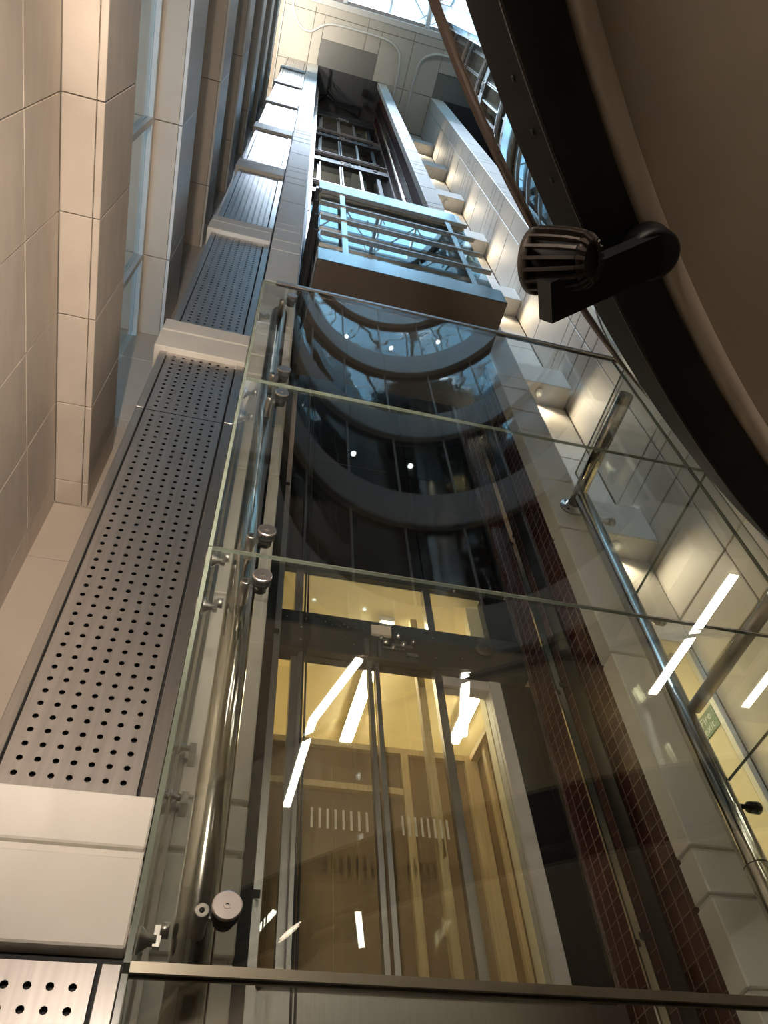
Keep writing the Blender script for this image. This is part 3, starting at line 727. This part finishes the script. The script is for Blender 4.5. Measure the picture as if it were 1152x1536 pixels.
for z, m in ((5.05, 'plain_steel'), (3.86, 'plain_steel'), (2.38, 'black_gloss')):
    t = thing('glass_clamp', (3.05, 3.14, z), ('black' if z < 3 else 'steel') + ' knob clamp on the glass return ' + ('beside the yellow lit recess' if z < 3 else 'just below the tube flange' if z > 5 else 'between flange and lower tie tube'), 'clamp', 'knob clamps' if z > 3 else None)
    MB().lathe((2.955, 3.14, z), (1, 0, 0), [(0, .014), (.06, .014), (.075, .03), (.098, .034)], 20).build('stem', m, t)
    MB().lathe((3.073, 3.14, z), (1, 0, 0), [(0, .034), (.02, .036), (.03, .03)], 20).build('knob', m, t)

# ---- the lift car
cx0, cx1, cy0, cy1, cz0, cz1 = .42, 2.58, 2.53, 4.0, 8.22, 11.90
lc = thing('lift_car', ((cx0 + cx1) / 2, 3.5, cz0), 'panoramic glass lift car with steel base and horizontal rails halted above the glass screen', 'lift car')
ba = MB().cbox(cx0, cx1, cy0, cy1 - .1, cz0, cz0 + .40, .008).build('base', 'car_steel', lc)
MB().box(cx0 + .006, cx1 - .006, cy0 + .006, cy1 - .11, cz0 - .014, cz0 - .001).build('underside', 'car_underside', ba)
hdr = MB()
hdr.prism([(cx0, cy1 - .1), (cx1, cy1 - .1), (cx1, cy0 + .12), (cx1 - .02, cy0 + .05), (cx1 - .07, cy0 + .01), (cx1 - .14, cy0), (cx0, cy0)], 11.36, 11.80)
hdr.build('header', 'car_steel', lc)
MB().box(cx0 + .1, cx1 - .1, cy0 + .15, cy1 - .2, 11.80, 11.95).build('roof', 'black_steel', lc)
MB().box(cx0 + .03, cx1 - .03, cy0 + .082, cy0 + .094, cz0 + .40, 11.36).build('front_pane', 'car_glass', lc)
MB().box(cx0 + .015, cx0 + .027, cy0 + .096, cy1 - .3, cz0 + .40, 11.36).build('side_pane', 'car_glass', lc)
MB().box(cx1 - .027, cx1 - .015, cy0 + .096, cy1 - .3, cz0 + .40, 11.36).build('side_pane', 'car_glass', lc)
for x in (.74, 2.262): MB().box(x - .035, x + .035, cy0 + .002, cy0 + .08, cz0 + .40, 11.36).build('post', 'car_steel', lc)
for z in (11.29, 10.63, 9.95, 9.27):
    MB().cbox(cx0 + .03, cx1, cy0 - .012, cy0 + .045, z - .02, z + .025, .005).build('rail', 'plain_steel', lc)
    MB().cbox(cx0 - .05, cx0 - .005, cy0 + .0, cy1 - .3, z - .02, z + .025, .005).build('side_rail', 'black_steel', lc)
MB().box(cx0, cx0 + .01, cy0 + .3, cy0 + .38, cz0 + .4, 11.36).box(cx0, cx0 + .01, cy0 + 1.2, cy0 + 1.28, cz0 + .4, 11.36).build('side_post', 'black_steel', lc)
MB().box(cx0 + .03, cx1 - .03, cy1 - .25, cy1 - .15, cz0 + .4, 11.36).build('rear_panel', 'dark_room', lc)
MB().box(2.70, 2.754, 3.6, 4.2, cz0 + .1, cz0 + .3).box(cx1 - .02, 2.72, 3.6, 3.7, cz0 + .1, cz0 + .3)  .box(.46, .5, 3.85, 4.004, cz0 + .1, cz0 + .3).build('guide_shoe', 'black_steel', lc)
MB().box(cx0 - .05, cx0 - .006, 3.56, 3.70, cz0 - .5, 12.3).build('sling', 'black_steel', lc)

# ---- near curved gallery: black edge beam, plaster soffit, glass balustrade
GC = (4.5, -3.4); A0, A1 = 62, 178
ga = thing('curved_gallery', (.9, .5, 1.98), 'curved gallery edge overhead with black steel rim and brown plaster soffit', 'gallery')
mb = MB(); n = 96; prof = [(5.300, 1.99), (5.329, 1.985), (5.365, 2.255), (5.365, 2.26), (5.300, 2.26)]
for k in range(len(prof)):
    b = len(mb.v)
    for i in range(n + 1):
        a = math.radians(A0 + (A1 - A0) * i / n)
        for r, z in (prof[k], prof[(k + 1) % len(prof)]): mb.v.append((GC[0] + r * math.cos(a), GC[1] + r * math.sin(a), z))
    for i in range(n): mb.face((b + 2 * i, b + 2 * i + 1, b + 2 * i + 3, b + 2 * i + 2), 0, True)
mb.build('fascia', 'brown_black', ga)
MB().arc(GC, 5.205, 5.328, 1.965, 1.984, A0, A1, 96).build('rim_flange', 'black_steel', ga)
MB().arc(GC, 5.3285, 5.333, 1.972, 1.984, A0, A1, 96).build('edge_bead', 'lamp_grey', ga)
mb = MB(); n = 96; prof = [(5.204, 1.988), (5.196, 1.972), (5.18, 1.962), (5.16, 1.962), (5.145, 1.972), (5.137, 1.990), (5.137, 2.0), (5.204, 2.0)]
for i in range(n + 1):
    a = math.radians(A0 + (A1 - A0) * i / n)
    for r, z in prof: mb.v.append((GC[0] + r * math.cos(a), GC[1] + r * math.sin(a), z))
for i in range(n):
    for k in range(len(prof)):
        k2 = (k + 1) % len(prof); L = len(prof); mb.face((i * L + k, i * L + k2, (i + 1) * L + k2, (i + 1) * L + k), 0, k < 6)
mb.build('rounded_trim', 'edge_trim', ga)
arcp = [(GC[0] + 5.30 * math.cos(math.radians(A0 + (A1 - A0) * i / 64)), GC[1] + 5.30 * math.sin(math.radians(A0 + (A1 - A0) * i / 64))) for i in range(65)]
MB().prism(arcp + [(-.8, -6.5), (8.3, -6.5), (8.3, 1.0)], 2.001, 2.26).build('soffit', 'gallery_plaster', ga)
mb = MB()
for a in (137.5, 138.9, 136.1, 133.2): 
    r = math.radians(a); mb.lathe((GC[0] + 5.342 * math.cos(r), GC[1] + 5.342 * math.sin(r), 2.07), (math.cos(r), math.sin(r), 0), [(0, .008), (.004, .008)], 10)
mb.build('fixing_screws', 'cable_black', ga)
gb = thing('glass_balustrade', (.9, .55, 2.26), 'curved glass balustrade with bronze handrail on top of the gallery edge', 'balustrade')
na = 10
for i in range(na):
    a0 = A0 + (A1 - A0) * i / na; a1 = A0 + (A1 - A0) * (i + 1) / na
    MB().arc(GC, 5.352, 5.364, 2.261, 3.06, a0 + .06, a1 - .06, 12).build('glass_pane', 'screen_glass', gb)
MB().tube([(GC[0] + 5.358 * math.cos(math.radians(A0 + (A1 - A0) * i / 96)), GC[1] + 5.358 * math.sin(math.radians(A0 + (A1 - A0) * i / 96)), 3.08) for i in range(97)], .024, 12).build('handrail', 'bronze', gb)

# ---- ribbed spotlight hung from the gallery edge
def spotlight(H, f, mount, lab, power, target_ang=110):
    f = Vector(f).normalized(); H = Vector(H)
    t = thing('spotlight', mount, lab, 'spotlight')
    m0 = Vector(mount)
    MB().lathe(m0 - Vector((0, 0, .0)), (0, 0, -1), [(0, .066), (.062, .066), (.070, .058)], 28).build('mount', 'lamp_black', t)
    u, w = MB().frame(f)
    # arm: a flat rounded bar between the mount and the head
    a0 = m0 + Vector((0, 0, -.05)); a1 = H + Vector((-.012, .075, -.050))
    d = (a1 - a0).normalized(); MB().beam(a0, a1 + d * .03, .10, .045).build('arm', 'lamp_black', t)
    MB().cyl(a1 + Vector((0, 0, .03)) - d * .02, H - f * .0, .02, 14).build('pivot', 'lamp_black', t)
    back_ = H - f * .065
    MB().lathe(back_, f, [(.004, .044), (.10, .05), (.13, .067)], 28).build('inner_body', 'cable_black', t)
    mb = MB(); nr = 18
    for i in range(nr):
        a = 2 * math.pi * i / nr; e = u * math.cos(a) + w * math.sin(a); tg = f.cross(e)
        P = []
        for (s_, r) in ((-.004, .046), (.012, .060), (.05, .069), (.10, .074), (.135, .076)):
            P.append(back_ + f * s_ + e * r)
        for p, q in zip(P[:-1], P[1:]): mb.beam(p, q, .0075, .012, tuple(e))
    mb.build('cooling_fins', 'lamp_grey', t)
    MB().lathe(back_, f, [(.0, .038), (-.002, .047), (.006, .056), (.012, .056), (.012, .050), (.004, .044)], 36, cap=False).build('rear_ring', 'lamp_grey', t)
    MB().lathe(back_, f, [(.006, .0455), (.008, .044)], 28).build('rear_cap', 'cable_black', t)
    MB().lathe(back_, f, [(.13, .066), (.13, .079), (.15, .079), (.15, .066)], 36, cap=False).build('front_ring', 'lamp_grey', t)
    MB().lathe(back_, f, [(.144, .064), (.146, .064)], 28).build('lens', 'spot_lens', t)
    ld = bpy.data.lights.new('spot_beam', 'SPOT'); lo = bpy.data.objects.new('spot_beam', ld); COL.objects.link(lo)
    ld.energy = power; ld.spot_size = math.radians(target_ang); ld.spot_blend = .6; ld.color = (1.0, .84, .70); ld.shadow_soft_size = .05
    lo.parent = t; lo.location = back_ + f * .17 - m0; lo.rotation_euler = f.to_track_quat('-Z', 'Y').to_euler()
    return t
spotlight((.665, .425, 1.80), (-.62, .36, .62), (.915, .383, 1.9605), 'dark ribbed spotlight on a flat arm under the gallery rim', 125, 120)
for (a, lab, pw, tgt) in ((152, 'added ribbed fill spotlight under the gallery rim behind the viewer, aimed at the perforated column', 170, (-.4, 3.3, 3.5)), (158, 'added ribbed fill spotlight under the gallery rim behind the viewer, aimed up the straight galleries', 420, (-1.1, 1.9, 17.0)), (164, 'added ribbed fill spotlight under the gallery rim behind the viewer, aimed at the glass screen', 560, (2.2, 3.3, 6.0))):  # unseen copies added behind the viewer to brighten the column, galleries and piers
    r = math.radians(a); mx, my = GC[0] + 5.27 * math.cos(r), GC[1] + 5.27 * math.sin(r)
    H = Vector((mx - .2, my + .1, 1.80)); spotlight(H, Vector(tgt) - H, (mx, my, 1.9635), lab, pw, 46 if a == 158 else 100)

# ---- conduits on the top soffit
def conduit(pts, lab, clips):
    t = thing('conduit', (*pts[0], TOP), lab, 'pipe', 'conduits on the top soffit')
    # smooth the corner points
    P = [Vector((x, y, TOP - .05)) for x, y in pts]; Q = [P[0]]
    for i in range(len(P) - 1):
        p0 = P[max(i - 1, 0)]; p1 = P[i]; p2 = P[i + 1]; p3 = P[min(i + 2, len(P) - 1)]
        for s_ in range(1, 7):
            q = s_ / 6; Q.append(.5 * ((2 * p1) + (p2 - p0) * q + (2 * p0 - 5 * p1 + 4 * p2 - p3) * q * q + (3 * p1 - p0 - 3 * p2 + p3) * q ** 3))
    MB().tube(Q, .045, 10).build('pipe', 'white_paint', t)
    for (x, y) in clips: MB().box(x - .06, x + .06, y - .03, y + .03, TOP - .04, TOP - .002).build('clip', 'white_paint', t)
conduit([(-1.0, 1.40), (-.93, 1.75), (-.62, 2.18), (-.2, 2.27), (.2, 1.99), (.62, 1.84), (1.6, 1.81), (2.33, 1.81), (2.95, 1.90), (3.30, 2.22), (3.39, 2.86), (3.40, 3.6), (3.40, 4.5)], 'long white conduit curling round the sunk panel before the lift shaft', [(-.55, 2.2), (.7, 1.84), (2.5, 1.83), (3.39, 2.9)])
conduit([(6.6, 1.75), (5.32, 1.79), (4.60, 1.85), (4.15, 2.18), (4.05, 2.78), (4.05, 3.5), (4.05, 4.3)], 'shorter white conduit bending down between the two sunk soffit panels', [(5.0, 1.8), (4.06, 2.9)])
t = thing('bracket_cluster', (3.8, 4.35, TOP), 'small cluster of metal brackets where the conduits meet the recess', 'brackets')
mb = MB()
for i in range(9):
    a = i * .7; mb.tube([(3.75 + .05 * math.cos(a), 4.35, TOP - .02), (3.75 + .16 * math.cos(a), 4.35 + .12 * math.sin(a), TOP - .10), (3.75 + .2 * math.cos(a + .3), 4.35 + .2 * math.sin(a), TOP - .22)], .02, 6)
mb.build('bracket', 'plain_steel', t)

# ---- cables and boxes under the shaft roof
cb = thing('cable_bundle', (1.3, 4.2, TOP), 'black cable bundle looped across the shaft roof', 'cables')
for pts in ([(.79, 3.32), (.83, 3.7), (.84, 4.22), (.58, 4.55)], [(.84, 4.0), (1.0, 4.15), (1.32, 4.33), (1.75, 4.34), (2.21, 4.3), (2.26, 4.68)], [(.84, 4.22), (1.32, 4.45), (1.94, 4.60), (2.24, 4.70)], [(.56, 4.3), (.84, 4.15)], [(.84, 3.95), (1.2, 4.3), (1.5, 4.5), (2.1, 4.62)]):
    MB().tube([(x, y, TOP - .09 - .05 * math.sin(i * 1.4)) for i, (x, y) in enumerate(pts)], .035, 8).build('cable', 'cable_black', cb)
for (x, y, s_) in ((2.3, 3.76, .12), (2.38, 4.2, .07), (1.3, 4.62, .05)):
    tag(MB().cbox(x - s_, x + s_, y - s_, y + s_, TOP - .3, TOP + .02, .01).build('junction_box', 'black_steel', None, (x, y, TOP)), ('large' if s_ > .1 else 'medium' if s_ > .06 else 'tiny') + ' black junction box under the shaft roof', 'box', 'boxes under the shaft roof')

# ---- fire exit sign on the lobby side of the right wall
sg = thing('exit_sign', (XR, 5.0, 4.62), 'small green fire exit sign on the yellow lit wall behind the recess glass', 'sign')
MB().cbox(XR - .012, XR - .001, 4.87, 5.17, 4.60, 4.84, .002).build('plate', 'sign_green', sg)
def text_mesh(body, size):
    c = bpy.data.curves.new('lettering', 'FONT'); c.body = body; c.size = size; c.extrude = .001; c.align_x = 'CENTER'
    o = bpy.data.objects.new('tmp', c); COL.objects.link(o); dg = bpy.context.evaluated_depsgraph_get(); dg.update()
    me = bpy.data.meshes.new_from_object(o.evaluated_get(dg)); bpy.data.objects.remove(o); return me
for body, z in (('Fire', 4.73), ('exit', 4.63)):
    me = text_mesh(body, .12); me.materials.clear(); me.materials.append(M['white_paint'])
    o = bpy.data.objects.new('lettering', me); COL.objects.link(o); o.parent = sg
    # faces -X: text runs towards -Y
    o.rotation_euler = Matrix(((0, 0, -1), (-1, 0, 0), (0, 1, 0))).to_euler()
    o.location = Vector((XR - .014, 5.02, z)) - Vector(sg.location)
